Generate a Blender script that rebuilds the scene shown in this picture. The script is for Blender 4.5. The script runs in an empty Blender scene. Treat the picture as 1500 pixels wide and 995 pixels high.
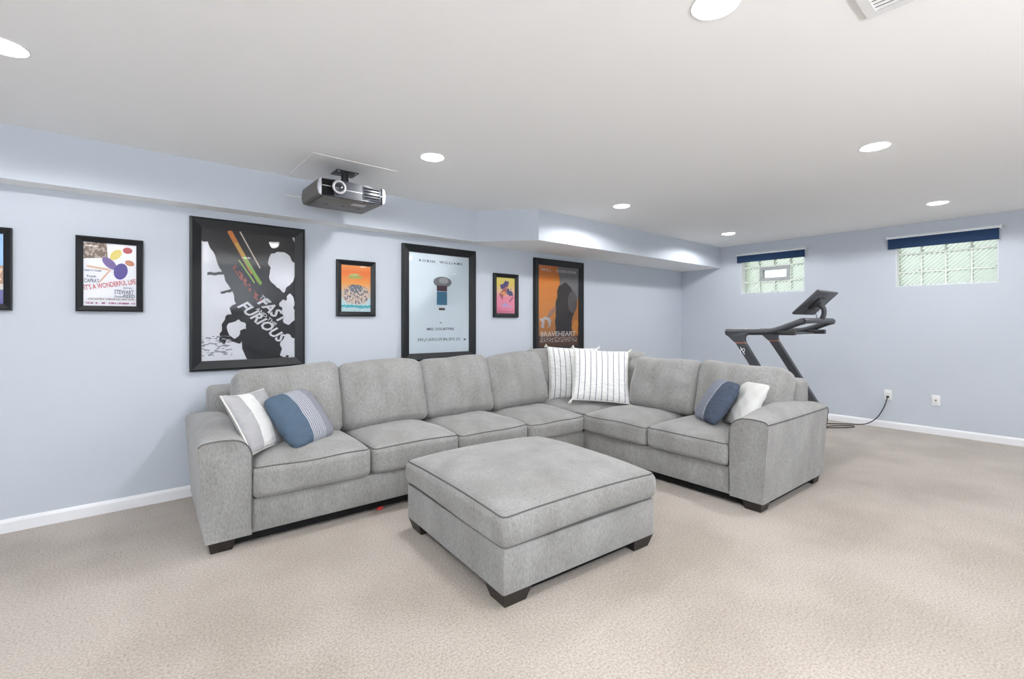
import bpy, bmesh, math, random
from mathutils import Vector, Matrix, noise
random.seed(7)
C = bpy.context.scene.collection
sc = bpy.context.scene
R = math.radians

# ---------------------------------------------------------------- camera
cam_d = bpy.data.cameras.new('camera'); cam = bpy.data.objects.new('camera', cam_d); C.objects.link(cam)
cam.location = (-7.095, -4.139, 1.279)
cam.rotation_euler = (R(90), 0, R(50.303 - 90))
cam_d.sensor_fit = 'HORIZONTAL'; cam_d.sensor_width = 36.0
cam_d.lens = 680.0 / 1500.0 * 36.0
cam_d.shift_y = -(497.5 - 472.25) / 1500.0
cam_d.clip_start = 0.05
sc.camera = cam

# ---------------------------------------------------------------- world, exposure
w = bpy.data.worlds.new('world'); sc.world = w; w.use_nodes = True
nt = w.node_tree; nt.nodes.clear()
out = nt.nodes.new('ShaderNodeOutputWorld'); bg = nt.nodes.new('ShaderNodeBackground')
tc = nt.nodes.new('ShaderNodeTexCoord'); sep = nt.nodes.new('ShaderNodeSeparateXYZ'); ramp = nt.nodes.new('ShaderNodeValToRGB')
nt.links.new(tc.outputs['Generated'], sep.inputs[0])
mr = nt.nodes.new('ShaderNodeMapRange'); mr.inputs[1].default_value = -1; mr.inputs[2].default_value = 1
nt.links.new(sep.outputs[2], mr.inputs[0]); nt.links.new(mr.outputs[0], ramp.inputs[0])
e = ramp.color_ramp.elements
e[0].position = 0.40; e[0].color = (0.46, 0.52, 0.40, 1)          # lawn and pale paving
e[1].position = 0.56; e[1].color = (0.90, 0.96, 1.0, 1)           # hazy sky
nt.links.new(ramp.outputs[0], bg.inputs[0]); bg.inputs[1].default_value = 1.6
nt.links.new(bg.outputs[0], out.inputs[0])
sc.view_settings.view_transform = 'Standard'; sc.view_settings.look = 'None'
sc.view_settings.gamma = 1.0; sc.view_settings.use_curve_mapping = False
sc.view_settings.exposure = 0.0
sc.cycles.max_bounces = 16; sc.cycles.diffuse_bounces = 12
FILL_UP_W = 285.0  # power of the added uplighters that fill the ceiling with light
LAMP_W = 60.0          # watts of each recessed light
CEIL = 2.44

# ---------------------------------------------------------------- helpers
def principled(name, col, rough=0.6, metal=0.0, spec=0.5, **kw):
    m = bpy.data.materials.new(name); m.use_nodes = True
    b = m.node_tree.nodes['Principled BSDF']
    b.inputs['Base Color'].default_value = (*col, 1); b.inputs['Roughness'].default_value = rough
    b.inputs['Metallic'].default_value = metal; b.inputs['Specular IOR Level'].default_value = spec
    for k, v in kw.items(): b.inputs[k].default_value = v
    return m
def N(m, t, **props):
    n = m.node_tree.nodes.new(t)
    for k, v in props.items(): setattr(n, k, v)
    return n
def L(m, a, b): m.node_tree.links.new(a, b)
def noise_tint(m, c1, c2, scale=6, detail=4, lo=0.35, hi=0.65, stretch=None):
    """base colour wanders between two tones of the same stuff"""
    b = m.node_tree.nodes['Principled BSDF']
    t = N(m, 'ShaderNodeTexCoord'); n = N(m, 'ShaderNodeTexNoise'); r = N(m, 'ShaderNodeValToRGB')
    n.inputs['Scale'].default_value = scale; n.inputs['Detail'].default_value = detail
    src = t.outputs['Object']
    if stretch:
        mp = N(m, 'ShaderNodeMapping'); mp.inputs['Scale'].default_value = stretch; L(m, src, mp.inputs[0]); src = mp.outputs[0]
    L(m, src, n.inputs['Vector']); L(m, n.outputs['Fac'], r.inputs[0])
    r.color_ramp.elements[0].position = lo; r.color_ramp.elements[0].color = (*c1, 1)
    r.color_ramp.elements[1].position = hi; r.color_ramp.elements[1].color = (*c2, 1)
    L(m, r.outputs[0], b.inputs['Base Color'])
    return r
def bump(m, scale, strength, dist=0.01, detail=2, stretch=None):
    b = m.node_tree.nodes['Principled BSDF']
    t = N(m, 'ShaderNodeTexCoord'); n = N(m, 'ShaderNodeTexNoise'); bp = N(m, 'ShaderNodeBump')
    n.inputs['Scale'].default_value = scale; n.inputs['Detail'].default_value = detail
    src = t.outputs['Object']
    if stretch:
        mp = N(m, 'ShaderNodeMapping'); mp.inputs['Scale'].default_value = stretch; L(m, src, mp.inputs[0]); src = mp.outputs[0]
    L(m, src, n.inputs['Vector']); L(m, n.outputs['Fac'], bp.inputs['Height'])
    bp.inputs['Strength'].default_value = strength; bp.inputs['Distance'].default_value = dist
    L(m, bp.outputs[0], b.inputs['Normal'])

M = {}
M['wall'] = principled('wall_paint', (0.525, 0.566, 0.622), 0.7, spec=0.3); bump(M['wall'], 60, 0.05, 0.002)
M['ceiling'] = principled('ceiling_paint', (0.92, 0.92, 0.915), 0.9, spec=0.2)
M['white'] = principled('white_trim_paint', (0.82, 0.83, 0.85), 0.4)
M['plastic_white'] = principled('white_plastic', (0.80, 0.80, 0.80), 0.35)
M['reveal'] = principled('reveal_paint', (0.85, 0.86, 0.88), 0.5)
# carpet: three scales of tone and a pile relief
m = M['carpet'] = principled('beige_carpet', (0.5, 0.44, 0.38), 0.95, spec=0.1)
b = m.node_tree.nodes['Principled BSDF']
t = N(m, 'ShaderNodeTexCoord')
n1 = N(m, 'ShaderNodeTexNoise'); n1.inputs['Scale'].default_value = 1.3; n1.inputs['Detail'].default_value = 3
n2 = N(m, 'ShaderNodeTexNoise'); n2.inputs['Scale'].default_value = 105; n2.inputs['Detail'].default_value = 8
r1 = N(m, 'ShaderNodeValToRGB'); r2 = N(m, 'ShaderNodeValToRGB'); mx = N(m, 'ShaderNodeMix', data_type='RGBA', blend_type='MULTIPLY')
L(m, t.outputs['Object'], n1.inputs['Vector']); L(m, t.outputs['Object'], n2.inputs['Vector'])
L(m, n1.outputs['Fac'], r1.inputs[0]); L(m, n2.outputs['Fac'], r2.inputs[0])
r1.color_ramp.elements[0].position = 0.38; r1.color_ramp.elements[0].color = (0.415, 0.366, 0.317, 1)
r1.color_ramp.elements[1].position = 0.60; r1.color_ramp.elements[1].color = (0.50, 0.448, 0.396, 1)
r2.color_ramp.elements[0].position = 0.30; r2.color_ramp.elements[0].color = (0.64, 0.62, 0.60, 1)
r2.color_ramp.elements[1].position = 0.62; r2.color_ramp.elements[1].color = (1, 1, 1, 1)
mx.inputs[0].default_value = 1.0
L(m, r1.outputs[0], mx.inputs[6]); L(m, r2.outputs[0], mx.inputs[7]); L(m, mx.outputs[2], b.inputs['Base Color'])
bp = N(m, 'ShaderNodeBump'); bp.inputs['Strength'].default_value = 0.35; bp.inputs['Distance'].default_value = 0.01
L(m, n2.outputs['Fac'], bp.inputs['Height']); L(m, bp.outputs[0], b.inputs['Normal'])
b.inputs['Sheen Weight'].default_value = 0.2
# sofa chenille
m = M['fabric'] = principled('grey_chenille', (0.35, 0.35, 0.34), 0.9, spec=0.15)
rr = noise_tint(m, (0.265, 0.259, 0.247), (0.35, 0.347, 0.339), 6, 8, 0.30, 0.70, (1, 1, 0.5))
gt_ = N(m, 'ShaderNodeTexCoord'); gn = N(m, 'ShaderNodeTexNoise'); gn.inputs['Scale'].default_value = 130; gn.inputs['Detail'].default_value = 4; gp = N(m, 'ShaderNodeMapping'); gp.inputs['Scale'].default_value = (1, 1, 0.4)
gr_ = N(m, 'ShaderNodeValToRGB'); gr_.color_ramp.elements[0].position = 0.3; gr_.color_ramp.elements[0].color = (0.72, 0.72, 0.72, 1); gr_.color_ramp.elements[1].position = 0.65
gx = N(m, 'ShaderNodeMix', data_type='RGBA', blend_type='MULTIPLY'); gx.inputs[0].default_value = 1
L(m, gt_.outputs['Object'], gp.inputs[0]); L(m, gp.outputs[0], gn.inputs['Vector']); L(m, gn.outputs['Fac'], gr_.inputs[0]); L(m, rr.outputs[0], gx.inputs[6]); L(m, gr_.outputs[0], gx.inputs[7])
L(m, gx.outputs[2], m.node_tree.nodes['Principled BSDF'].inputs['Base Color'])
bump(m, 200, 0.4, 0.005, 3, (1, 1, 0.4))
m.node_tree.nodes['Principled BSDF'].inputs['Sheen Weight'].default_value = 0.25
M['piping'] = principled('dark_piping', (0.12, 0.12, 0.118), 0.8, spec=0.2)
M['foot'] = principled('espresso_wood', (0.018, 0.014, 0.012), 0.45)
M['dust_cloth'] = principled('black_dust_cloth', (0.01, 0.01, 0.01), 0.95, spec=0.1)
M['frame'] = principled('black_frame', (0.009, 0.010, 0.012), 0.38, spec=0.35)
M['black'] = principled('black_plastic', (0.02, 0.02, 0.022), 0.4)
M['charcoal'] = principled('charcoal_metal', (0.045, 0.048, 0.056), 0.45)
M['navy'] = principled('navy_shade_cloth', (0.022, 0.05, 0.115), 0.8, spec=0.2); bump(M['navy'], 300, 0.1, 0.001)
M['chrome'] = principled('brushed_metal', (0.6, 0.6, 0.6), 0.3, 1.0)
M['cord'] = principled('brown_black_cord', (0.03, 0.025, 0.022), 0.5)
M['copper'] = principled('copper_band', (0.45, 0.16, 0.09), 0.4)
M['red'] = principled('red_plastic', (0.5, 0.03, 0.03), 0.4)

def link(name, me, mat, parent=None, mats=None):
    o = bpy.data.objects.new(name, me); C.objects.link(o)
    for x in (mats or [mat]): me.materials.append(x)
    if parent: o.parent = parent
    return o
def from_bm(name, bm, mat, parent=None, smooth=None, mats=None):
    bmesh.ops.recalc_face_normals(bm, faces=bm.faces[:])
    me = bpy.data.meshes.new(name); bm.to_mesh(me); bm.free()
    if smooth is not None:
        me.polygons.foreach_set('use_smooth', [True] * len(me.polygons)); me.set_sharp_from_angle(angle=R(smooth))
    return link(name, me, mat, parent, mats)
def box(bm, x0, x1, y0, y1, z0, z1, bev=0.0, seg=2):
    v = [bm.verts.new(p) for p in ((x0,y0,z0),(x1,y0,z0),(x1,y1,z0),(x0,y1,z0),(x0,y0,z1),(x1,y0,z1),(x1,y1,z1),(x0,y1,z1))]
    f = [bm.faces.new([v[i] for i in q]) for q in ((3,2,1,0),(4,5,6,7),(0,1,5,4),(1,2,6,5),(2,3,7,6),(3,0,4,7))]
    if bev:
        ed = list({e for q in f for e in q.edges})
        bmesh.ops.bevel(bm, geom=ed, offset=bev, segments=seg, affect='EDGES', profile=0.5)
    return v
def box_obj(name, dims, mat, parent=None, bev=0.0, seg=2):
    bm = bmesh.new(); box(bm, *dims, bev=bev, seg=seg)
    return from_bm(name, bm, mat, parent, 35 if bev else None)
def prism(name, pts, axis, a0, a1, mat, parent=None, bev=0.0, smooth=None, mats=None):
    """polygon pts (2D) pulled along axis from a0 to a1"""
    bm = bmesh.new()
    def P(p, a): return {'x': (a, p[0], p[1]), 'y': (p[0], a, p[1]), 'z': (p[0], p[1], a)}[axis]
    A = [bm.verts.new(P(p, a0)) for p in pts]; B = [bm.verts.new(P(p, a1)) for p in pts]
    bm.faces.new(A); bm.faces.new(B[::-1])
    n = len(pts)
    for i in range(n): bm.faces.new((A[i], B[i], B[(i+1) % n], A[(i+1) % n]))
    if bev: bmesh.ops.bevel(bm, geom=bm.edges[:], offset=bev, segments=2, affect='EDGES', profile=0.5)
    return from_bm(name, bm, mat, parent, smooth if smooth is not None else (35 if bev else None), mats)
def tube_bm(bm, pts, r, seg=8, closed=False, ry=None, up=Vector((0, 0, 1))):
    pts = [Vector(p) for p in pts]; n = len(pts); rings = []
    for i, p in enumerate(pts):
        a = pts[(i-1) % n] if (closed or i > 0) else p; c = pts[(i+1) % n] if (closed or i < n-1) else p
        d = (c - a).normalized()
        s = d.cross(up); s = s.normalized() if s.length > 1e-4 else Vector((1, 0, 0))
        q = s.cross(d).normalized()
        rings.append([bm.verts.new(p + s * r * math.cos(2*math.pi*k/seg) + q * (ry or r) * math.sin(2*math.pi*k/seg)) for k in range(seg)])
    for i in range(n if closed else n-1):
        A, B = rings[i], rings[(i+1) % n]
        for k in range(seg): bm.faces.new((A[k], A[(k+1) % seg], B[(k+1) % seg], B[k]))
    if not closed: bm.faces.new(rings[0][::-1]); bm.faces.new(rings[-1])
def tube(name, pts, r, mat, parent=None, seg=8, closed=False, ry=None, up=Vector((0, 0, 1))):
    bm = bmesh.new(); tube_bm(bm, pts, r, seg, closed, ry, up); return from_bm(name, bm, mat, parent, 50)
def spline(pts, k=8):
    P = [Vector(p) for p in pts]; P = [2*P[0]-P[1]] + P + [2*P[-1]-P[-2]]; o = []
    for i in range(1, len(P)-2):
        for j in range(k):
            t = j / k; a, b, c, d = P[i-1:i+3]
            o.append(0.5*((2*b)+(c-a)*t+(2*a-5*b+4*c-d)*t*t+(3*b-a-3*c+d)*t**3))
    return o + [P[-2]]
def disc(name, c, r, h, mat, parent=None, axis='z', seg=28, r2=None):
    """short round plug from c, h long along axis"""
    bm = bmesh.new(); r2 = r if r2 is None else r2
    def P(a, rr, t):
        x, y = rr*math.cos(a), rr*math.sin(a)
        q = {'z': (x, y, t), 'y': (x, t, y), 'x': (t, x, y)}[axis]
        return (c[0]+q[0], c[1]+q[1], c[2]+q[2])
    A = [bm.verts.new(P(2*math.pi*k/seg, r, 0)) for k in range(seg)]; B = [bm.verts.new(P(2*math.pi*k/seg, r2, h)) for k in range(seg)]
    bm.faces.new(A); bm.faces.new(B)
    for k in range(seg): bm.faces.new((A[k], A[(k+1) % seg], B[(k+1) % seg], B[k]))
    return from_bm(name, bm, mat, parent, 40)
def ring(name, c, r, t, mat, parent=None, axis='z', seg=36, ts=8):
    pts = []
    for k in range(seg):
        a = 2*math.pi*k/seg; x, y = r*math.cos(a), r*math.sin(a)
        q = {'z': (x, y, 0), 'y': (x, 0, y), 'x': (0, x, y)}[axis]; pts.append((c[0]+q[0], c[1]+q[1], c[2]+q[2]))
    up = {'z': Vector((0,0,1)), 'y': Vector((0,1,0)), 'x': Vector((1,0,0))}[axis]
    return tube(name, pts, t, mat, parent, ts, True, None, up)
def thing(name, label, cat, loc=(0, 0, 0), rz=0.0, group=None):
    o = bpy.data.objects.new(name, None); C.objects.link(o); o.empty_display_size = 0.1
    o.location = loc; o.rotation_euler = (0, 0, rz); o['label'] = label; o['category'] = cat
    if group: o['group'] = group
    return o
def tag(o, label, cat, group=None):
    o['label'] = label; o['category'] = cat
    if group: o['group'] = group
    return o
def struct(o, label=None):
    o['kind'] = 'structure'
    if label: o['label'] = label
    return o

# rounded box whose surface can be pushed about by a deform function
def axis_samples(h, r, core_n):
    k = [math.tan(R(45) * i / 4) for i in range(5)]
    c = h - r
    lo = [-(c + r * t) for t in reversed(k)]; hi = [c + r * t for t in k]
    mid = [-c + 2 * c * i / core_n for i in range(1, core_n)]
    return lo + mid + hi
def rbox_bm(hx, hy, hz, r, deform=None, n=10):
    bm = bmesh.new(); H = (hx, hy, hz); S = [axis_samples(h, r, n) for h in H]; cache = {}
    def V(x, y, z):
        key = (round(x, 5), round(y, 5), round(z, 5))
        if key in cache: return cache[key]
        q = Vector((x, y, z)); c = Vector([max(-(h - r), min(h - r, a)) for a, h in zip(q, H)])
        d = q - c; p = c + d.normalized() * r if d.length > 1e-9 else q
        if deform: p = Vector(deform(p.x, p.y, p.z))
        cache[key] = bm.verts.new(p); return cache[key]
    for ax in range(3):
        u, v = [(1, 2), (0, 2), (0, 1)][ax]
        for s in (-1, 1):
            for i in range(len(S[u]) - 1):
                for j in range(len(S[v]) - 1):
                    q = []
                    for a, b_ in ((i, j), (i+1, j), (i+1, j+1), (i, j+1)):
                        co = [0, 0, 0]; co[ax] = s * H[ax]; co[u] = S[u][a]; co[v] = S[v][b_]; q.append(V(*co))
                    if len(set(q)) == 4: bm.faces.new(q)
    return bm
def perimeter(hx, hy, r, z, lift, deform=None, n=10):
    """closed path along the top edge of a rounded box, at 45 degrees on its rounding"""
    k = 0.7071 * r; pts = []
    cx, cy = hx - r, hy - r
    for (sx, sy, a0) in ((1, 1, 0), (-1, 1, 90), (-1, -1, 180), (1, -1, 270)):
        for i in range(5):
            a = R(a0 + 90 * i / 4); pts.append((sx*cx + (k+lift)*math.cos(a), sy*cy + (k+lift)*math.sin(a), z - r + k + lift))
        nx = {(1,1): (-cx, cy+k+lift), (-1,1): (-cx-k-lift, -cy), (-1,-1): (cx, -cy-k-lift), (1,-1): (cx+k+lift, cy)}[(sx, sy)]
        p0 = pts[-1]
        for i in range(1, n): pts.append((p0[0]+(nx[0]-p0[0])*i/n, p0[1]+(nx[1]-p0[1])*i/n, p0[2]))
    return [deform(*p) for p in pts] if deform else pts

# ================================================================ THE ROOM
X0, Y0 = -9.7, -6.6                        # far ends of the room behind the camera
bm = bmesh.new(); box(bm, X0 - .2, 0.3, Y0 - .2, 0.2, -0.1, 0)
struct(from_bm('floor', bm, M['carpet']), 'beige cut pile carpet covering the whole floor')
bm = bmesh.new(); box(bm, X0 - .2, 0.3, Y0 - .2, 0.2, CEIL, CEIL + 0.1)
struct(from_bm('ceiling', bm, M['ceiling']), 'smooth white painted ceiling')
bm = bmesh.new(); box(bm, X0 - .2, 0.3, 0, 0.2, 0, CEIL)
struct(from_bm('wall_left', bm, M['wall']), 'pale blue grey wall hung with framed posters')
bm = bmesh.new(); box(bm, X0 - .2, X0, Y0, 0, 0, CEIL)
struct(from_bm('wall_behind', bm, M['wall']), 'pale blue grey wall behind the viewer')
bm = bmesh.new(); box(bm, X0 - .2, 0.3, Y0 - .2, Y0, 0, CEIL)
struct(from_bm('wall_back', bm, M['wall']), 'pale blue grey wall opposite the posters')
# right wall with two window openings
WIN = [(-0.974, -1.818), (-2.798, -3.645)]; WZ = (1.705, 2.31)
bm = bmesh.new(); ys = [0.0, WIN[0][0], WIN[0][1], WIN[1][0], WIN[1][1], Y0]
for i in range(5):
    if i in (1, 3):
        box(bm, 0, 0.3, ys[i+1], ys[i], 0, WZ[0]); box(bm, 0, 0.3, ys[i+1], ys[i], WZ[1], CEIL)
    else: box(bm, 0, 0.3, ys[i+1], ys[i], 0, CEIL)
struct(from_bm('wall_right', bm, M['wall']), 'pale blue grey wall with two high glass block windows')
# soffit: shallow along the posters, then stepping out at an angle
SZ = 2.12
pts = [(X0, 0), (X0, -0.165), (-4.29, -0.165), (-3.854, -0.661), (0, -0.661), (0, 0)]
o = prism('ceiling_soffit', pts, 'z', SZ, CEIL, M['wall'], mats=[M['wall'], M['ceiling']])
struct(o, 'boxed pale blue soffit along the poster wall, stepping out at an angle')
for f in o.data.polygons:
    if f.normal.z < -0.9: f.material_index = 1
# baseboards with a bevelled top
def baseboard(name, pts, axis, a0, a1):
    return struct(prism(name, pts, axis, a0, a1, M['white']), 'white painted baseboard')
bb = [(0, 0), (-0.014, 0), (-0.014, 0.062), (-0.009, 0.075), (0, 0.082)]
baseboard('baseboard_left', [(p[0], p[1]) for p in bb], 'x', X0, -0.0)
baseboard('baseboard_right', [(p[0], p[1]) for p in bb], 'y', Y0, -0.014)
baseboard('baseboard_back', [(Y0 - p[0], p[1]) for p in bb], 'x', X0, -0.014)
baseboard('baseboard_behind', [(X0 - p[0], p[1]) for p in bb], 'y', Y0 + .014, -0.014)

# ---- glass block windows
gm = bpy.data.materials.new('wavy_glass_block'); gm.use_nodes = True; g = gm.node_tree; g.nodes.clear()
go = N(gm, 'ShaderNodeOutputMaterial'); gb = N(gm, 'ShaderNodeBsdfGlass'); gb.inputs['IOR'].default_value = 1.25
gb.inputs['Roughness'].default_value = 0.12; gb.inputs['Color'].default_value = (0.90, 0.93, 0.89, 1)
gt = N(gm, 'ShaderNodeTexCoord'); gw = N(gm, 'ShaderNodeTexWave', wave_type='BANDS', bands_direction='DIAGONAL')
gmap = N(gm, 'ShaderNodeMapping'); gmap.inputs['Scale'].default_value = (0, 1, 1.0)
gw.inputs['Scale'].default_value = 14; gw.inputs['Distortion'].default_value = 0.6
gbp = N(gm, 'ShaderNodeBump'); gbp.inputs['Strength'].default_value = 1.0; gbp.inputs['Distance'].default_value = 0.02
L(gm, gt.outputs['Object'], gmap.inputs[0]); L(gm, gmap.outputs[0], gw.inputs['Vector']); L(gm, gw.outputs['Fac'], gbp.inputs['Height'])
L(gm, gbp.outputs[0], gb.inputs['Normal'])
gtl = N(gm, 'ShaderNodeBsdfTranslucent'); gtl.inputs[0].default_value = (0.88, 0.92, 0.87, 1)
gmx = N(gm, 'ShaderNodeMixShader'); gmx.inputs[0].default_value = 0.3
L(gm, gb.outputs[0], gmx.inputs[1]); L(gm, gtl.outputs[0], gmx.inputs[2]); L(gm, gmx.outputs[0], go.inputs[0])
M['mortar'] = principled('pale_mortar', (0.86, 0.88, 0.83), 0.8)
M['vent_grey'] = principled('grey_vinyl', (0.36, 0.38, 0.38), 0.5)
M['pane'] = principled('frosted_pane', (0.95, 0.97, 0.95), 0.35, **{'Transmission Weight': 1.0, 'IOR': 1.1})
ROWS = [(1.712, 1.872), (1.884, 2.090), (2.102, 2.305)]
for wi, (ya, yb) in enumerate(WIN):
    W = bpy.data.objects.new('window_%d' % (wi + 1), None); C.objects.link(W); W.location = (0, (ya + yb) / 2, WZ[0]); W.empty_display_size = .1
    struct(W, ['small high glass block window with a grey vent in its middle', 'small high window of clear wavy glass blocks'][wi])
    cy = (ya + yb) / 2; wdt = ya - yb; pitch = wdt / 4; off = Vector((0, cy, WZ[0]))
    shared = {}
    for ri, (za, zb) in enumerate(ROWS):
        for ci in range(4):
            if wi == 0 and ri == 1 and ci in (1, 2): continue
            if ri not in shared:
                bm = bmesh.new(); h = pitch / 2 - 0.006
                box(bm, -0.035, 0.035, -h, h, -(zb - za) / 2, (zb - za) / 2, bev=0.008, seg=2)
                bmesh.ops.recalc_face_normals(bm, faces=bm.faces[:])
                me = bpy.data.meshes.new('glass_block'); bm.to_mesh(me); bm.free(); me.materials.append(gm); shared[ri] = me
            o = bpy.data.objects.new('glass_block', shared[ri]); C.objects.link(o); o.parent = W
            o.location = Vector((0.155, ya - pitch * (ci + 0.5), (za + zb) / 2)) - off
    bm = bmesh.new()
    for ci in range(1, 4):
        y = ya - pitch * ci
        for (za, zb) in (ROWS[0], ROWS[2]) if (wi == 0 and ci == 2) else (ROWS[0], ROWS[1], ROWS[2]):
            box(bm, 0.124, 0.186, y - .0055 - cy, y + .0055 - cy, za - WZ[0], zb - WZ[0])
    for z in (ROWS[0][1], ROWS[1][1]): box(bm, 0.124, 0.186, -wdt / 2, wdt / 2, z + .0005 - WZ[0], z + .0115 - WZ[0])
    from_bm('mortar_joint', bm, M['mortar'], W)
    bm = bmesh.new()                      # plastered lining of the opening
    z0, z1 = 0.0, WZ[1] - WZ[0]
    box(bm, 0.001, 0.29, wdt/2 - .004, wdt/2 + .002, z0, z1); box(bm, 0.001, 0.29, -wdt/2 - .002, -wdt/2 + .004, z0, z1)
    box(bm, 0.001, 0.29, -wdt/2, wdt/2, z0 - .002, z0 + .005); box(bm, 0.001, 0.29, -wdt/2, wdt/2, z1 - .004, z1 + .002)
    from_bm('window_lining', bm, M['reveal'], W)
    if wi == 0:
        za, zb = ROWS[1]; y1, y0_ = ya - pitch - .006 - cy, ya - 3 * pitch + .006 - cy
        bm = bmesh.new(); t = 0.045
        box(bm, 0.115, 0.19, y0_, y1, za - WZ[0], za + t - WZ[0]); box(bm, 0.115, 0.19, y0_, y1, zb - t - WZ[0], zb - WZ[0])
        box(bm, 0.115, 0.19, y0_, y0_ + t, za + t - WZ[0], zb - t - WZ[0]); box(bm, 0.115, 0.19, y1 - t, y1, za + t - WZ[0], zb - t - WZ[0])
        vf = from_bm('vent_frame', bm, M['vent_grey'], W)
        box_obj('vent_pane', (0.15, 0.156, y0_ + t, y1 - t, za + t - WZ[0], zb - t - WZ[0]), M['pane'], vf)

# ---- roller shades above the windows
for (ya, yb, za, zb, lab) in ((-0.930, -1.835, 2.168, 2.268, 'navy blue rolled-down shade above the window with the grey vent'),
                              (-2.728, -3.655, 2.155, 2.275, 'navy blue rolled-down shade above the clear glass block window')):
    t = thing('roller_shade', lab, 'shade', (0, (ya + yb) / 2, za), 0, 'navy roller shades')
    h = (ya - yb) / 2; dz = zb - za
    box_obj('shade_cloth', (-0.036, -0.031, -h, h, 0.006, dz), M['navy'], t)
    tube('hem_bar', [(-0.0335, -h, 0.006), (-0.0335, h, 0.006)], 0.007, M['navy'], t)
    tube('roller_tube', [(-0.024, -h - .01, dz + .012), (-0.024, h + .01, dz + .012)], 0.017, M['white'], t, 12)
    for s in (-1, 1):
        box_obj('bracket', (-0.045, 0.0, s * (h + .014) - .004, s * (h + .014) + .004, dz - .012, dz + .034), M['white'], t)
    tube('end_pin', [(-0.024, -h - .018, dz + .012), (-0.024, -h - .055, dz + .012)], 0.007, M['chrome'], t)
    ring('chain_wheel', (-0.024, -h - .04, dz + .012), 0.010, 0.004, M['chrome'], t, 'y', 16, 6)

# ---- recessed lights
em = bpy.data.materials.new('lit_lens'); em.use_nodes = True
eb = em.node_tree.nodes['Principled BSDF']; eb.inputs['Emission Color'].default_value = (0.985, 0.99, 1.0, 1)
eb.inputs['Emission Strength'].default_value = 16.0
def dome(name, r, h, mat, parent, seg=20, rings=5):
    bm = bmesh.new(); rows = []
    for i in range(rings):
        a = R(90 * i / rings); rows.append([bm.verts.new((r*math.cos(a)*math.cos(2*math.pi*k/seg), r*math.cos(a)*math.sin(2*math.pi*k/seg), -h*math.sin(a))) for k in range(seg)])
    tip = bm.verts.new((0, 0, -h))
    for i in range(rings - 1):
        for k in range(seg): bm.faces.new((rows[i][k], rows[i+1][k], rows[i+1][(k+1) % seg], rows[i][(k+1) % seg]))
    for k in range(seg): bm.faces.new((rows[-1][k], tip, rows[-1][(k+1) % seg]))
    return from_bm(name, bm, mat, parent, 60)
def recessed_light(x, y):
    t = thing('recessed_light', 'round white recessed light glowing in the ceiling', 'ceiling light', (x, y, CEIL), 0, 'recessed ceiling lights')
    ring('trim_ring', (0, 0, -0.001), 0.084, 0.003, M['plastic_white'], t)
    dome('lens', 0.076, 0.014, em, t)
    ld = bpy.data.lights.new('downlight', 'SPOT'); ld.energy = LAMP_W; ld.spot_size = R(167); ld.spot_blend = 0.22; ld.shadow_soft_size = 0.06; ld.color = (0.985, 0.99, 1.0)
    lo = bpy.data.objects.new('downlight', ld); C.objects.link(lo); lo.parent = t; lo.location = (0, 0, -0.02)
for x in (-7.5, -5.44, -3.29, -1.03):
    for y in (-1.27, -3.31, -5.35): recessed_light(x, y)

# ---- added floor uplighters, unseen behind the viewer, there to brighten the ceiling
def added_uplight(x, y, watts, label):
    t = thing('added_uplighter', label, 'added fill lamp', (x, y, 0), 0, 'added fill uplighters')
    disc('base', (0, 0, 0), 0.14, 0.025, M['black'], t, r2=0.12)
    tube('pole', [(0, 0, 0.025), (0, 0, 1.42)], 0.012, M['black'], t, 10)
    bm = bmesh.new(); prof = [(0.015, 1.40), (0.07, 1.415), (0.12, 1.445), (0.15, 1.49), (0.155, 1.50), (0.146, 1.495), (0.115, 1.455), (0.06, 1.43)]; seg = 28
    rows = [[bm.verts.new((r*math.cos(2*math.pi*k/seg), r*math.sin(2*math.pi*k/seg), z)) for k in range(seg)] for r, z in prof]
    for A, B in zip(rows, rows[1:]):
        for k in range(seg): bm.faces.new((A[k], A[(k+1) % seg], B[(k+1) % seg], B[k]))
    bm.faces.new(rows[-1]); bm.faces.new(rows[0])
    from_bm('bowl_shade', bm, M['white'], t, 40)
    ld = bpy.data.lights.new('fill_light', 'POINT'); ld.shadow_soft_size = 0.03; ld.energy = watts; ld.color = (0.985, 0.99, 1.0)
    lo = bpy.data.objects.new('fill_light', ld); C.objects.link(lo); lo.parent = t; lo.location = (0, 0, 1.475)
added_uplight(-8.9, -5.9, FILL_UP_W * 1.25, 'added black fill-light uplighter, out of view in the corner away from the windows')
added_uplight(-5.6, -6.25, FILL_UP_W * 0.75, 'added black fill-light uplighter, out of view against the wall facing the posters')

# ---- ceiling register
t = thing('ceiling_vent', 'white slatted air register in the ceiling', 'vent', (-5.04, -3.83, CEIL))
bm = bmesh.new()
for d in ((-.115, .115, -.185, -.153), (-.115, .115, .153, .185), (-.115, -.083, -.153, .153), (.083, .115, -.153, .153)): box(bm, d[0], d[1], d[2], d[3], -.010, 0)
from_bm('register_frame', bm, M['plastic_white'], t)
for i in range(7):
    x = -.072 + i * .024
    prism('louver', [(x - .004, -.002), (x + .004, -.008), (x + .006, -.007), (x - .002, -.001)], 'y', -.153, .153, M['plastic_white'], t)
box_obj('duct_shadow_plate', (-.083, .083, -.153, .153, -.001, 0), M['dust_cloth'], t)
# ---- ceiling board above the projector
tag(box_obj('ceiling_board', (-6.115, -5.49, -0.83, -0.166, CEIL - 0.003, CEIL), M['ceiling']), 'flat white board fixed to the ceiling above the projector', 'board')

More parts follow.
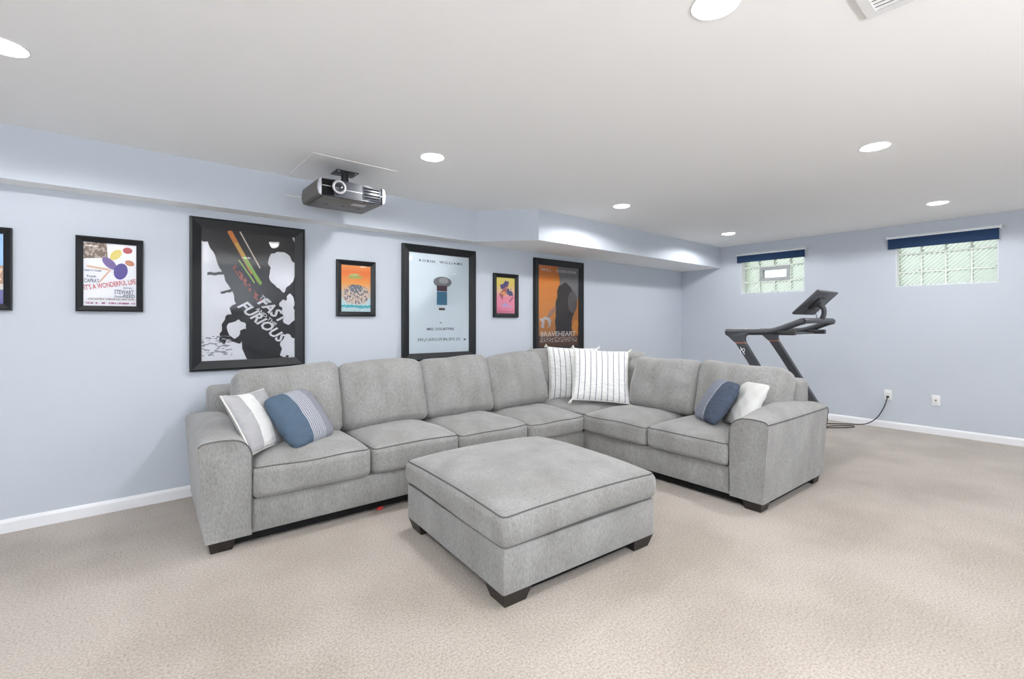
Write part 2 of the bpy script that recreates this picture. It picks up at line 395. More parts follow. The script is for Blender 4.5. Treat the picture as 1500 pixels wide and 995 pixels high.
# ---- outlets
def plate(name, y, z, label, cat):
    t = thing(name, label, cat, (0, y, z))
    box_obj('cover_plate', (-0.006, 0, -0.037, 0.037, -0.06, 0.06), M['plastic_white'], t, 0.003)
    return t
t = plate('wall_outlet', -2.723, 0.40, 'white wall outlet with a black plug in its lower socket', 'outlet')
for z in (-0.02, 0.02):
    s = box_obj('socket', (-0.008, -0.006, -0.017, 0.017, z - .014, z + .014), M['plastic_white'], t, 0.001)
    for y in (-.006, .006): box_obj('slot', (-0.0085, -0.008, y - .0012, y + .0012, z - .004, z + .006), M['black'], s)
t = plate('cable_jack', -3.155, 0.39, 'white wall plate with a single dark cable jack', 'outlet')
disc('jack', (-0.006, 0, 0), 0.007, -0.008, M['black'], t, 'x', 14)
for z in (-.042, .042): disc('screw', (-0.006, 0, z), 0.003, -0.001, M['chrome'], t, 'x', 10)
# power cord
t = thing('power_cord', 'black power cord looping from the wall outlet down onto the carpet', 'cord', (-0.1, -2.6, 0))
cp = [(-0.040, -2.723, 0.378), (-0.055, -2.72, 0.345), (-0.06, -2.69, 0.24), (-0.065, -2.63, 0.12), (-0.075, -2.54, 0.035), (-0.095, -2.44, 0.008), (-0.16, -2.34, 0.007), (-0.27, -2.24, 0.007), (-0.36, -2.14, 0.007),
      (-0.50, -2.02, 0.007), (-0.72, -2.05, 0.007), (-0.66, -2.19, 0.007), (-0.46, -2.26, 0.010), (-0.32, -2.36, 0.012), (-0.245, -2.43, 0.010), (-0.31, -2.45, 0.007), (-0.45, -2.37, 0.007), (-0.62, -2.24, 0.007), (-0.85, -2.12, 0.007), (-1.15, -2.05, 0.007), (-1.45, -2.02, 0.05), (-1.60, -2.0, 0.09)]
cp = [Vector(p) - Vector(t.location) for p in spline(cp, 6)]
tube('cord', cp, 0.0055, M['cord'], t, 8)
o = box_obj('plug', (0.065, 0.092, -0.136, -0.110, 0.367, 0.391), M['black'], t, 0.004)

# ================================================================ SECTIONAL SOFA
sofa = thing('sectional_sofa', 'large grey chenille L-shaped sectional sofa with block feet', 'sofa', (-3.805, -1.222, 0), R(-1.6))
D = 1.07; UL = -2.965; VR = -1.615; AW = 0.225
def place(o, loc, rot=(0, 0, 0)):
    o.location = loc; o.rotation_euler = rot; return o
box_obj('base', (UL + AW - .01, D - .03, 0.012, D - .03, 0.066, 0.262), M['fabric'], sofa, 0.012)
box_obj('base', (0.012, D - .03, VR + AW - .01, 0.012, 0.066, 0.262), M['fabric'], sofa, 0.012)
box_obj('dust_cover_gap_shade', (UL + .04, D - .06, 0.035, D - .06, 0.022, 0.068), M['dust_cloth'], sofa)  # black underside dropped low, so the gap below the base reads as deep shade
box_obj('dust_cover_gap_shade', (0.035, D - .06, VR + .04, 0.035, 0.022, 0.068), M['dust_cloth'], sofa)
def back_frame(u0, u1, v0, v1):
    hx, hy, hz = (u1-u0)/2, (v1-v0)/2, 0.375
    o = from_bm('back_frame', rbox_bm(hx, hy, hz, 0.045, None, 6), M['fabric'], sofa, 60)
    place(o, ((u0+u1)/2, (v0+v1)/2, 0.445))
back_frame(UL + 0.09, D, D - 0.22, D); back_frame(D - 0.22, D, VR + 0.10, D - 0.22)

def arm(to_uv, side=True, name='arm'):
    prof = [(0.0, 0.066), (-0.008, 0.20), (-0.022, 0.40), (-0.034, 0.575), (-0.031, 0.598), (-0.018, 0.612), (0.0, 0.618)]
    prof += [(0.04, 0.622), (0.08, 0.623)]
    cx, cz, r = 0.118, 0.513, 0.107
    prof += [(cx + r * math.sin(R(a)), cz + r * math.cos(R(a))) for a in (8, 20, 32, 44, 56, 68, 80, 90)]
    prof += [(0.225, 0.42), (0.225, 0.28), (0.225, 0.066)]
    nb = 18; bm = bmesh.new(); rows = []
    def pt(p, s):
        a, z = p
        k = max(0.0, min(1.0, (z - 0.45) / 0.16))
        lift = k * (0.052 * math.sin(math.pi * min(1, s * 1.02)) ** 1.3 + 0.012 * s)
        inner = max(0.0, min(1.0, (a + 0.03) / 0.09))
        dip = -0.018 * k * (1 - inner) * math.sin(math.pi * s)
        u, v = to_uv(a, s * (D - 0.015) - 0.012 * math.sin(math.pi * min(1, max(0, z / 0.62))) * (1 - s))
        return (u, v, z + lift * (0.25 + 0.75 * inner) + dip)
    for i in range(nb + 1): rows.append([bm.verts.new(pt(p, i / nb)) for p in prof])
    n = len(prof)
    for i in range(nb):
        for j in range(n - 1): bm.faces.new((rows[i][j], rows[i][j+1], rows[i+1][j+1], rows[i+1][j]))
        bm.faces.new((rows[i][n-1], rows[i][0], rows[i+1][0], rows[i+1][n-1]))
    bm.faces.new(rows[0][::-1]); bm.faces.new(rows[-1])
    o = from_bm(name, bm, M['fabric'], sofa, 50)
    def off(q, d=0.003):
        u0, v0 = to_uv(0, 0); u1, v1 = to_uv(0, 1); f = Vector((u0-u1, v0-v1, 0)); return Vector(q) + f * d
    tube('front_piping', [off(pt(p, 0)) for p in prof[4:-1]] + [off(pt((0.225, 0.10), 0))], 0.004, M['piping'], o, 6)
    if side: tube('side_piping', [Vector(pt(prof[4], i / nb)) + Vector((0, 0, 0.001)) for i in range(nb + 1)], 0.004, M['piping'], o, 6)
    return o
arm(lambda a, b: (UL + a, b), False); arm(lambda a, b: (b, VR + a))

def seat(u0, u1, v0, v1, front, seed, ztop=0.455, crown=0.055):
    """front: 'v' faces section one's front, 'u' section two's, None the corner"""
    hx, hy, hz = (u1-u0)/2 - .004, (v1-v0)/2, (ztop - 0.262) / 2
    rnd = random.Random(seed); ph = [rnd.uniform(0, 6.28) for _ in range(6)]
    def df(x, y, z):
        X, Y, Z = x/hx, y/hy, z/hz
        k = max(0, Z)
        z2 = z + k * crown * (1 - X**4) * (1 - (abs(Y))**4)
        z2 += k * 0.006 * (math.sin(5*x/hx + ph[0]) * math.cos(4*y/hy + ph[1]))
        fy, fx = y, x
        if front == 'v':
            q = max(0, -Y); fy = y - 0.022 * q**3 * (1 - X**2) * (1 - 0.5*Z*Z); z2 -= 0.012 * q**4 * k * (1 - X*X) * math.sin(ph[2])
        if front == 'u':
            q = max(0, -X); fx = x - 0.022 * q**3 * (1 - Y**2) * (1 - 0.5*Z*Z)
        return (fx, fy, z2)
    o = from_bm('seat_cushion', rbox_bm(hx, hy, hz, 0.042, df, 10), M['fabric'], sofa, 70)
    place(o, ((u0+u1)/2, (v0+v1)/2, 0.264 + hz))
    pp = perimeter(hx, hy, 0.042, hz, 0.001, df)
    tube('piping', pp, 0.0038, M['piping'], o, 6, True)
    return o
for i, (a, b_) in enumerate(((-2.745, -2.04), (-2.04, -1.365), (-1.365, -0.69), (-0.69, 0.0))):
    seat(a, b_, -0.032, 0.86, 'v', i, 0.452 - 0.012 * i)
seat(0.0, 0.86, -0.005, 0.86, None, 11, 0.425, 0.045)
seat(-0.032, 0.86, -0.705, -0.008, 'u', 12, 0.425)
seat(-0.032, 0.86, -1.390, -0.712, 'u', 13, 0.432)

def back_cushion(u, v, z, w, h, th, face, tilt, seed, lean=0.0, slump=0.0):
    """face: angle of the way the cushion faces (0 = towards -v)"""
    hx, hy, hz = w/2, th/2, h/2; rnd = random.Random(seed); ph = [rnd.uniform(0, 6.28) for _ in range(6)]
    def df(x, y, z):
        X, Y, Z = x/hx, y/hy, z/hz
        puff = (1 - X**4) * (1 - abs(Z)**3)
        y2 = y - (0.05 if Y < 0 else 0.015) * puff * abs(Y)
        y2 -= 0.03 * max(0, -Z) ** 2 * (1 - X**2)
        z2 = z - 0.016 * max(0, Z) * abs(X)**6 + 0.012 * max(0, Z) * math.sin(2.2*X + ph[0]) - slump * max(0, Z) * X
        x2 = x * (1 + 0.02 * (1 - Z*Z)) 
        y2 += 0.006 * math.sin(6*X + ph[1]) * math.sin(5*Z + ph[2]) + 0.010 * max(0, -Z - .1) * math.sin(13*X + ph[3]) + 0.005 * math.sin(9*X*Z + 4*Z + ph[4])
        return (x2, y2, z2)
    o = from_bm('back_cushion', rbox_bm(hx, hy, hz, min(hy * 0.85, 0.066), df, 10), M['fabric'], sofa, 75)
    o.rotation_mode = 'XYZ'
    o.matrix_local = Matrix.Translation((u, v, z)) @ Matrix.Rotation(face, 4, 'Z') @ Matrix.Rotation(tilt, 4, 'X') @ Matrix.Rotation(lean, 4, 'Y')
for i, (u, ln, sl) in enumerate(((-2.405, .01, -.012), (-1.705, -.015, .01), (-1.02, .01, .0), (-0.34, -.02, -.01))):
    back_cushion(u, 0.635, 0.70, 0.70, 0.53, 0.22, 0, R(-17), i, ln, sl)
back_cushion(0.335, 0.81, 0.70, 0.62, 0.56, 0.16, R(-4), R(-12), 21, .02, .02)
back_cushion(0.81, 0.22, 0.70, 0.62, 0.53, 0.16, R(-90), R(-12), 22, -.02, .01)
back_cushion(0.655, -0.46, 0.685, 0.70, 0.50, 0.22, R(-90), R(-17), 23, .01, .01)
back_cushion(0.665, -1.16, 0.685, 0.72, 0.50, 0.22, R(-90), R(-17), 24, -.01, .015)
def wedge_foot(parent, cx, cy, w=0.13, h=0.066, t=0.8):
    bm = bmesh.new(); a, c = w/2, w/2*t
    A = [bm.verts.new((sx*c, sy*c, 0)) for sx, sy in ((-1,-1),(1,-1),(1,1),(-1,1))]; B = [bm.verts.new((sx*a, sy*a, h)) for sx, sy in ((-1,-1),(1,-1),(1,1),(-1,1))]
    bm.faces.new(A[::-1]); bm.faces.new(B)
    for i in range(4): bm.faces.new((A[i], A[(i+1) % 4], B[(i+1) % 4], B[i]))
    o = from_bm('foot', bm, M['foot'], parent); o.location = (cx, cy, 0); return o
for u, v in ((UL + .08, .075), (UL + .08, D - .09), (D - .09, VR + .08), (.075, VR + .08), (D - .09, D - .09), (-.70, .09), (.09, .09), (-.70, D - .1)): wedge_foot(sofa, u, v)

# ================================================================ OTTOMAN
ott = thing('ottoman', 'oversized square grey chenille ottoman on dark block feet', 'ottoman', (-5.262, -2.057, 0), R(-3.9))
S2 = 0.525
box_obj('base', (-S2, S2, -S2, S2, 0.066, 0.275), M['fabric'], ott, 0.012)
box_obj('dust_cover_gap_shade', (-S2 + .03, S2 - .03, -S2 + .03, S2 - .03, 0.04, 0.068), M['dust_cloth'], ott)  # lowered black underside again, standing in for shade beneath the ottoman
hz = 0.078; hs = S2 + 0.008
def odf(x, y, z):
    X, Y, Z = x/hs, y/hs, z/hz; k = max(0, Z)
    z2 = z + k * 0.055 * (1 - X**4) * (1 - Y**4) - k * 0.012 * (X*X*Y*Y)
    b_ = 0.014 * (1 - Z*Z)
    return (x + b_ * X**3 * (1 - .3*Y*Y), y + b_ * Y**3 * (1 - .3*X*X), z2 + 0.006 * max(0, -Z) * (math.sin(3.1*X + 1) + math.sin(2.7*Y)))
o = from_bm('cushion', rbox_bm(hs, hs, hz, 0.040, odf, 14), M['fabric'], ott, 70); o.location = (0, 0, 0.278 + hz)
tube('piping', perimeter(hs, hs, 0.040, hz, 0.001, odf, 14), 0.004, M['piping'], o, 6, True)
tube('lower_piping', [(x, y, -2*hz*0.96 + zz*0) for x, y, zz in [odf(px, py, -hz*.9)[:2] + (0,) for px, py, pz in perimeter(hs, hs, 0.040, hz, -0.004, None, 14)]], 0.003, M['piping'], o, 6, True).location = (0, 0, hz * .92)
for sx in (-1, 1):
    for sy in (-1, 1): wedge_foot(ott, sx * (S2 - .085), sy * (S2 - .085), 0.16, 0.068, 0.74)

# ================================================================ THROW PILLOWS
def pillow(name, label, center, e_right, e_down, w, h, th, mat, group=None, pinch=0.07, wr=0.006, seed=1, hem=None, round_=0.0):
    er = Vector(e_right).normalized(); ed = Vector(e_down); ed = (ed - er * ed.dot(er)).normalized(); nrm = er.cross(-ed).normalized()
    n = 22; bm = bmesh.new(); rnd = random.Random(seed); ph = [rnd.uniform(0, 6.28) for _ in range(8)]
    uvl = bm.loops.layers.uv.new('UVMap'); grid = {}; uvs = {}
    def pos(u, v, s):
        q = 1 - round_ * (u*u*v*v)**2; x = w/2 * u * q * (1 - pinch * (1 - v*v)); y = h/2 * v * q * (1 - pinch * (1 - u*u))
        t = th/2 * max(0, (1 - u*u) * (1 - v*v)) ** 0.38
        edge = max(abs(u), abs(v))
        t += wr * math.sin(9*u + ph[0] + 3*v) * math.sin(8*v + ph[1]) * (1 - edge**6)
        t += wr * 1.5 * math.sin(16 * (v if abs(u) > abs(v) else u) + ph[2]) * max(0, edge - 0.55) * (1 - edge) * 6
        return (x, y, s * t + 0.01 * math.sin(2*u + ph[3]))
    C_ = [math.sin(math.pi/2 * (-1 + 2*i/n)) for i in range(n+1)]
    for s in (1, -1):
        for i, u in enumerate(C_):
            for j, v in enumerate(C_):
                rim = i in (0, n) or j in (0, n)
                if s == -1 and rim: grid[(s, i, j)] = grid[(1, i, j)]; continue
                vt = bm.verts.new(pos(u, v, s)); grid[(s, i, j)] = vt; uvs[vt] = ((u+1)/2, (v+1)/2)
        for i in range(n):
            for j in range(n):
                q = [grid[(s, i, j)], grid[(s, i+1, j)], grid[(s, i+1, j+1)], grid[(s, i, j+1)]]
                f = bm.faces.new(q if s == 1 else q[::-1])
                for lp in f.loops: lp[uvl].uv = uvs[lp.vert]
    me = bpy.data.meshes.new(name); bm.to_mesh(me); bm.free()
    me.polygons.foreach_set('use_smooth', [True] * len(me.polygons))
    t = thing(name, label, 'pillow', (0, 0, 0), 0, group)
    mw = Matrix((( er.x, -ed.x, nrm.x, center[0]), (er.y, -ed.y, nrm.y, center[1]), (er.z, -ed.z, nrm.z, center[2]), (0, 0, 0, 1)))
    t.matrix_world = mw
    link('cushion_cover', me, mat, t)
    path = []
    for a, b_ in ((lambda k: (k, -1)), (lambda k: (1, k)), (lambda k: (-k, 1)), (lambda k: (-1, -k))) and [((-1,-1),(1,-1)), ((1,-1),(1,1)), ((1,1),(-1,1)), ((-1,1),(-1,-1))]:
        for i in range(10):
            k = i / 10; path.append(pos(a[0] + (b_[0]-a[0])*k, a[1] + (b_[1]-a[1])*k, 1))
    if hem: tube('edge_trim', path, hem[1], hem[0], t, 6, True)
    return t, pos
def uv_stripes(name, base, spec, rough=0.9, bumpy=True):
    """woven bands across u: spec = [(u0, u1, colour)]"""
    m = principled(name, base, rough, spec=0.15); b = m.node_tree.nodes['Principled BSDF']
    t = N(m, 'ShaderNodeUVMap'); s = N(m, 'ShaderNodeSeparateXYZ'); L(m, t.outputs[0], s.inputs[0]); prev = None
    for (a, c, col) in spec:
        g1 = N(m, 'ShaderNodeMath', operation='GREATER_THAN'); g2 = N(m, 'ShaderNodeMath', operation='LESS_THAN'); mu = N(m, 'ShaderNodeMath', operation='MULTIPLY')
        g1.inputs[1].default_value = a; g2.inputs[1].default_value = c
        L(m, s.outputs[0], g1.inputs[0]); L(m, s.outputs[0], g2.inputs[0]); L(m, g1.outputs[0], mu.inputs[0]); L(m, g2.outputs[0], mu.inputs[1])
        mx = N(m, 'ShaderNodeMix', data_type='RGBA'); L(m, mu.outputs[0], mx.inputs[0])
        if prev: L(m, prev, mx.inputs[6])
        else: mx.inputs[6].default_value = (*base, 1)
        mx.inputs[7].default_value = (*col, 1); prev = mx.outputs[2]
    L(m, prev, b.inputs['Base Color'])
    if bumpy: bump(m, 16, 0.55, 0.03, 5, (1, 2.2, 1))
    return m
WHT = (0.74, 0.74, 0.73)
m_gw = uv_stripes('grey_white_band_weave', (0.40, 0.40, 0.41), [(0.25, 0.56, (0.72, 0.72, 0.71))])
bl = (0.085, 0.125, 0.175); gr = (0.25, 0.26, 0.30)
m_b1 = uv_stripes('blue_pinstripe_weave', bl, [(0.37, 1.0, gr)] + [(0.365 + .042*i, 0.375 + .042*i, (0.62, 0.64, 0.68)) for i in range(8)])
m_b2 = uv_stripes('blue_grey_weave', (0.075, 0.095, 0.135), [(0.0, 0.52, (0.22, 0.24, 0.29)), (0.515, 0.527, (0.6, 0.62, 0.66)), (0.49, 0.496, (0.5, 0.52, 0.56))])
m_st = uv_stripes('white_pinstripe_cotton', WHT, [(0.085 + .104*i, 0.098 + .104*i, (0.16, 0.17, 0.22)) for i in range(9)])
m_wh = principled('white_textured_cotton', (0.66, 0.66, 0.64), 0.95, spec=0.1); bump(m_wh, 120, 0.3, 0.004)
M['cream'] = principled('cream_trim', (0.74, 0.73, 0.68), 0.9, spec=0.1)
pillow('throw_pillow', 'grey pillow with a wide white band, leaning into the sofa arm', (-6.462, -0.877, 0.667), (0.74, 0.673, -0.01), (0.346, -0.392, -0.852), 0.395, 0.395, 0.13, m_gw, 'throw pillows', hem=(M['cream'], 0.005), seed=3, wr=.004)
pillow('throw_pillow', 'dark blue and grey pillow with fine white pinstripes, beside the grey and white pillow', (-6.205, -0.865, 0.645), (0.78, 0.625, 0.005), (0.382, -0.471, -0.795), 0.40, 0.40, 0.17, m_b1, 'throw pillows', pinch=0.02, seed=5, wr=.004, round_=0.09)
F2 = (0.639, 0.769, 0.0); R2 = (0.769, -0.639, 0.0)
t, ps = pillow('throw_pillow', 'white pinstriped pillow standing behind its twin in the sofa corner', (-3.35, -0.68, 0.722), (0.88, -0.473, -0.051), (-0.169, -0.211, -0.963), 0.57, 0.57, 0.15, m_st, 'striped corner pillows', pinch=0.05, seed=7, hem=(M['cream'], 0.006))
def tassels(t, ps):
    for a, b_ in ((-1, -1), (1, -1), (1, 1), (-1, 1)):
        p = Vector(ps(a, b_, 1)); bm = bmesh.new()
        d = Vector((a, b_, 0)).normalized()
        for k in range(9):
            q = Vector((random.uniform(-.5, .5), random.uniform(-.5, .5), random.uniform(-.4, .4))) * 0.035
            tube_bm(bm, [p, p + d*0.016 + q*0.5, p + d*0.030 + q + Vector((0, -0.006, 0))], 0.004, 5)
        from_bm('tassel', bm, M['cream'], t, 60)
tassels(t, ps)
t, ps = pillow('throw_pillow', 'white pinstriped pillow in front, propped on the corner seat cushion', (-3.401, -1.096, 0.742), (0.737, -0.67, -0.083), (-0.367, -0.295, -0.882), 0.557, 0.557, 0.15, m_st, 'striped corner pillows', pinch=0.04, seed=9, hem=(M['cream'], 0.006))
tassels(t, ps)
pillow('throw_pillow', 'slate blue two-tone pillow leaning against the white pillow', (-3.497, -2.344, 0.654), (-0.601, -0.799, -0.009), (-0.436, 0.337, -0.834), 0.379, 0.379, 0.13, m_b2, 'throw pillows', pinch=0.02, seed=13, wr=.004, round_=0.08)
pillow('throw_pillow', 'plain white textured pillow wedged against the sofa arm by the treadmill', (-3.455, -2.549, 0.650), (-0.695, -0.715, 0.07), (-0.40, 0.304, -0.865), 0.385, 0.385, 0.12, m_wh, 'throw pillows', pinch=0.06, seed=17, wr=.008, round_=0.05)

# ---- small red thing under the sofa
tag(box_obj('toy_brick', (-5.785, -5.745, -1.135, -1.11, 0, 0.022), M['red'], None, 0.004), 'tiny red plastic piece on the carpet under the sofa', 'toy')

# ================================================================ TREADMILL
tm = thing('treadmill', 'charcoal treadmill with slanted uprights and tilted screen behind the sofa', 'treadmill', (-2.03, -2.1, 0))
TO = Vector((-2.03, -2.1, 0))
def T(x, y, z): return (x + 2.03, y + 2.1, z)
box_obj('deck', (-0.40, 0.40, -0.40, 0.95, 0.06, 0.17), M['charcoal'], tm, 0.02)
box_obj('running_belt', (-0.27, 0.27, -0.38, 0.955, 0.168, 0.178), M['black'], tm, 0.004)
for s in (-1, 1): box_obj('side_rail', (s*.335 - .06, s*.335 + .06, -0.40, 0.94, 0.17, 0.195), M['charcoal'], tm, 0.01)
prism('motor_hood', [(-0.28, 0.06), (-0.42, 0.06), (-0.445, 0.12), (-0.455, 0.30), (-0.475, 0.36), (-0.475, 0.41), (-0.45, 0.43), (-0.40, 0.40), (-0.34, 0.25), (-0.28, 0.19)], 'x', -0.40, 0.40, M['black'], tm, 0.012)
for s in (-1, 1):
    for y in (-0.34, 0.85): disc('foot', (s*.34, y, 0), 0.03, 0.062, M['black'], tm)
XN, XF = -2.43, -1.63
def upright(x):
    prof = [(-1.905, 1.19), (-1.912, 1.156), (-1.952, 1.130), (-1.988, 1.105), (-2.018, 1.072), (-2.133, 0.895), (-2.46, 0.37), (-2.46, 0.10), (-2.535, 0.10), (-2.535, 0.36), (-2.21, 0.90), (-2.101, 1.080), (-2.088, 1.105), (-2.086, 1.130), (-2.100, 1.152), (-2.14, 1.165), (-2.14, 1.19)]
    o = prism('upright', [(y + 2.1, z) for y, z in prof], 'x', x - .03 + 2.03, x + .03 + 2.03, M['charcoal'], tm, 0.006)
    prism('accent_band', [(-2.012 + 2.1, 1.081), (-2.018 + 2.1, 1.073), (-2.106 + 2.1, 1.073), (-2.101 + 2.1, 1.081)], 'x', x - .032 + 2.03, x + .032 + 2.03, M['copper'], o)
    return o
un = upright(XN); upright(XF)
# white maker's mark on the near upright
lg = [T(XN - .0315, -2.085 + .020*math.cos(a) - .010*math.sin(a), 1.0 + .022*math.sin(a)) for a in [R(-60 + 30*i) for i in range(10)]]
tube('emblem', lg, 0.003, M['white'], un, 5); tube('emblem', [T(XN - .0315, -2.065, 1.035), T(XN - .0315, -2.108, 0.965)], 0.003, M['white'], un, 5)
rail = [(-1.913, 1.182), (-2.05, 1.184), (-2.22, 1.186), (-2.34, 1.195), (-2.43, 1.222), (-2.52, 1.258), (-2.58, 1.282), (-2.615, 1.290)]
for x in (XN, XF): tube('handrail', spline([T(x, y, z) for y, z in rail], 4), 0.032, M['charcoal'], tm, 12, False, 0.030)
s_ = [T(XN, -2.60, 1.290), T(XN + .06, -2.615, 1.292), T(XN + .2, -2.62, 1.294), T(XF - .2, -2.62, 1.294), T(XF - .06, -2.615, 1.292), T(XF, -2.60, 1.290)]
tube('front_crossbar', spline(s_, 4), 0.030, M['charcoal'], tm, 10, False, 0.026)
for x in (XN, XF):
    o = box_obj('control_pod', T(x - .035, 0, 0)[:1] + T(x + .035, 0, 0)[:1] + (-2.54 + 2.1, -2.40 + 2.1, 1.160, 1.205), M['black'], tm, 0.006)
box_obj('water_tray', (-0.37, 0.37, -0.36, -0.22, 1.162, 1.180), M['charcoal'], tm, 0.005)
# screen, tilted back
ang = math.atan2(1.571 - 1.357, -(-2.685 + 2.47))
scn = box_obj('screen', (-0.275, 0.275, -0.012, 0.012, -0.151, 0.151), M['charcoal'], tm, 0.008)
yv = Vector((0, 2.47 - 2.685, 1.571 - 1.357)).normalized()
scn.matrix_local = Matrix.Translation(T(-2.025, -2.5775, 1.464)) @ Matrix(((1, 0, 0), (0, yv.z, yv.y), (0, -yv.y, yv.z))).to_4x4()
sg = box_obj('display_glass', (-0.262, 0.262, 0.012, 0.0135, -0.138, 0.138), principled('dark_screen_glass', (0.005, 0.005, 0.006), 0.08), scn)
box_obj('screen_hub', (-0.09, 0.09, -0.032, -0.011, -0.07, 0.07), M['black'], scn, 0.01)
tube('screen_arm', spline([T(-2.03, -2.62, 1.29), T(-2.03, -2.645, 1.345), T(-2.03, -2.648, 1.395), T(-2.03, -2.632, 1.428), T(-2.03, -2.60, 1.448)], 6), 0.022, M['charcoal'], tm, 10, False, 0.014, Vector((1, 0, 0)))
tube('cable', spline([T(-2.05, -2.60, 1.31), T(-2.06, -2.59, 1.36), T(-2.06, -2.585, 1.41), T(-2.05, -2.60, 1.44)], 5), 0.003, M['black'], tm, 6)
disc('bottle_cap', T(XN, -2.11, 1.205), 0.016, 0.012, M['chrome'], tm)

# ================================================================ PROJECTOR
pj = thing('projector', 'grey and silver video projector hanging from a black ceiling bracket', 'projector', (-5.845, -0.66, 2.155))
M['silver'] = principled('silver_plastic', (0.40, 0.40, 0.42), 0.35, 0.3)
M['taupe'] = principled('taupe_plastic', (0.12, 0.112, 0.10), 0.45)
M['smoke'] = principled('dark_blue_grey_plastic', (0.032, 0.036, 0.047), 0.35)
hw, hd, hh = 0.220, 0.19, 0.0625
# body: front edge gently bowed
pf = [(-hw, -hd + .012), (-hw * .5, -hd), (hw * .5, -hd), (hw, -hd + .012), (hw, hd), (-hw, hd)]
prism('body', pf, 'z', 0.004, 2 * hh - .004, M['smoke'], pj, 0.004)
for s in (-1, 1):
    b0, b1 = (s * hw, s * (hw + .026))
    prism('side_panel', [(b0, 0.0), (b0, 2*hh), (b0 + (b1-b0)*.7, 2*hh - .012), (b1, hh * 1.2), (b1, hh * .7), (b0 + (b1-b0)*.7, .010)], 'y', -hd + .012, hd, M['taupe' if s < 0 else 'silver'], pj, 0.004)
    prism('silver_edge', [(b0, 0.0), (b0, 2*hh), (b0 + (b1-b0)*.7, 2*hh - .012), (b1, hh * 1.2), (b1, hh * .7), (b0 + (b1-b0)*.7, .010)], 'y', -hd - .004, -hd + .0125, M['silver'], pj, 0.003)
box_obj('bottom_cover', (-hw + .01, hw - .01, -hd + .02, hd - .01, -0.004, 0.006), M['taupe'], pj, 0.003)
box_obj('label_plate', (0.03, 0.13, -0.12, -0.05, -0.0055, -0.0038), M['silver'], pj)
lc = (-0.105, -hd - 0.002, 0.070)
ring('lens_ring', (lc[0], lc[1] - .014, lc[2]), 0.041, 0.009, M['silver'], pj, 'y')
disc('lens_barrel', lc, 0.036, -0.014, M['black'], pj, 'y')
disc('lens_glass', (lc[0], lc[1] - .014, lc[2]), 0.024, -0.004, principled('lens_glass', (0.01, 0.012, 0.02), 0.03, spec=1.0), pj, 'y', r2=0.016)
box_obj('trim_line', (-hw + .004, lc[0] - .05, -hd - .0015, -hd + .012, 0.068, 0.073), M['silver'], pj)
box_obj('trim_line', (lc[0] + .05, hw - .004, -hd - .0025, -hd + .012, 0.058, 0.063), M['silver'], pj)
for k in range(4): box_obj('grille_slot', (0.08, hw - .022, -hd - .0045, -hd + .012, 0.027 + .0205*k + (.004 if k > 1 else 0), 0.038 + .0205*k + (.004 if k > 1 else 0)), M['dust_cloth'], pj, 0.002)
box_obj('dark_front_panel', (-hw + .003, lc[0] - .03, -hd - .0008, -hd + .012, 0.008, 2*hh - .008), M['dust_cloth'], pj, 0.001)
box_obj('grille_panel', (0.07, hw - .012, -hd - .0035, -hd + .012, 0.018, 2*hh - .014), M['smoke'], pj, 0.002)
top = CEIL - 0.003 - 2.155
box_obj('mount_plate', (-0.03, 0.14, 0.055, 0.205, top - .006, top), M['black'], pj, 0.002)
disc('mount_post', (0.055, 0.13, 2*hh), 0.028, top - 2*hh - .004, M['black'], pj)
box_obj('mount_bracket', (-0.13, 0.13, -0.15, 0.17, 2*hh - .004, 2*hh + .010), M['black'], pj, 0.003)
for x in (-.01, .12): disc('bolt', (x, 0.072, top - .006), 0.008, -0.005, M['chrome'], pj, seg=10)
for x in (-.12, 0.0, 0.12): box_obj('lug', (x - .012, x + .012, 0.02, 0.035, -0.006, 0.0), M['black'], pj)
tag(tube('cable', [(-6.13, -0.169, 2.285), (-5.95, -0.169, 2.291)], 0.004, M['plastic_white']), 'short white cable run on the soffit behind the projector', 'cable')

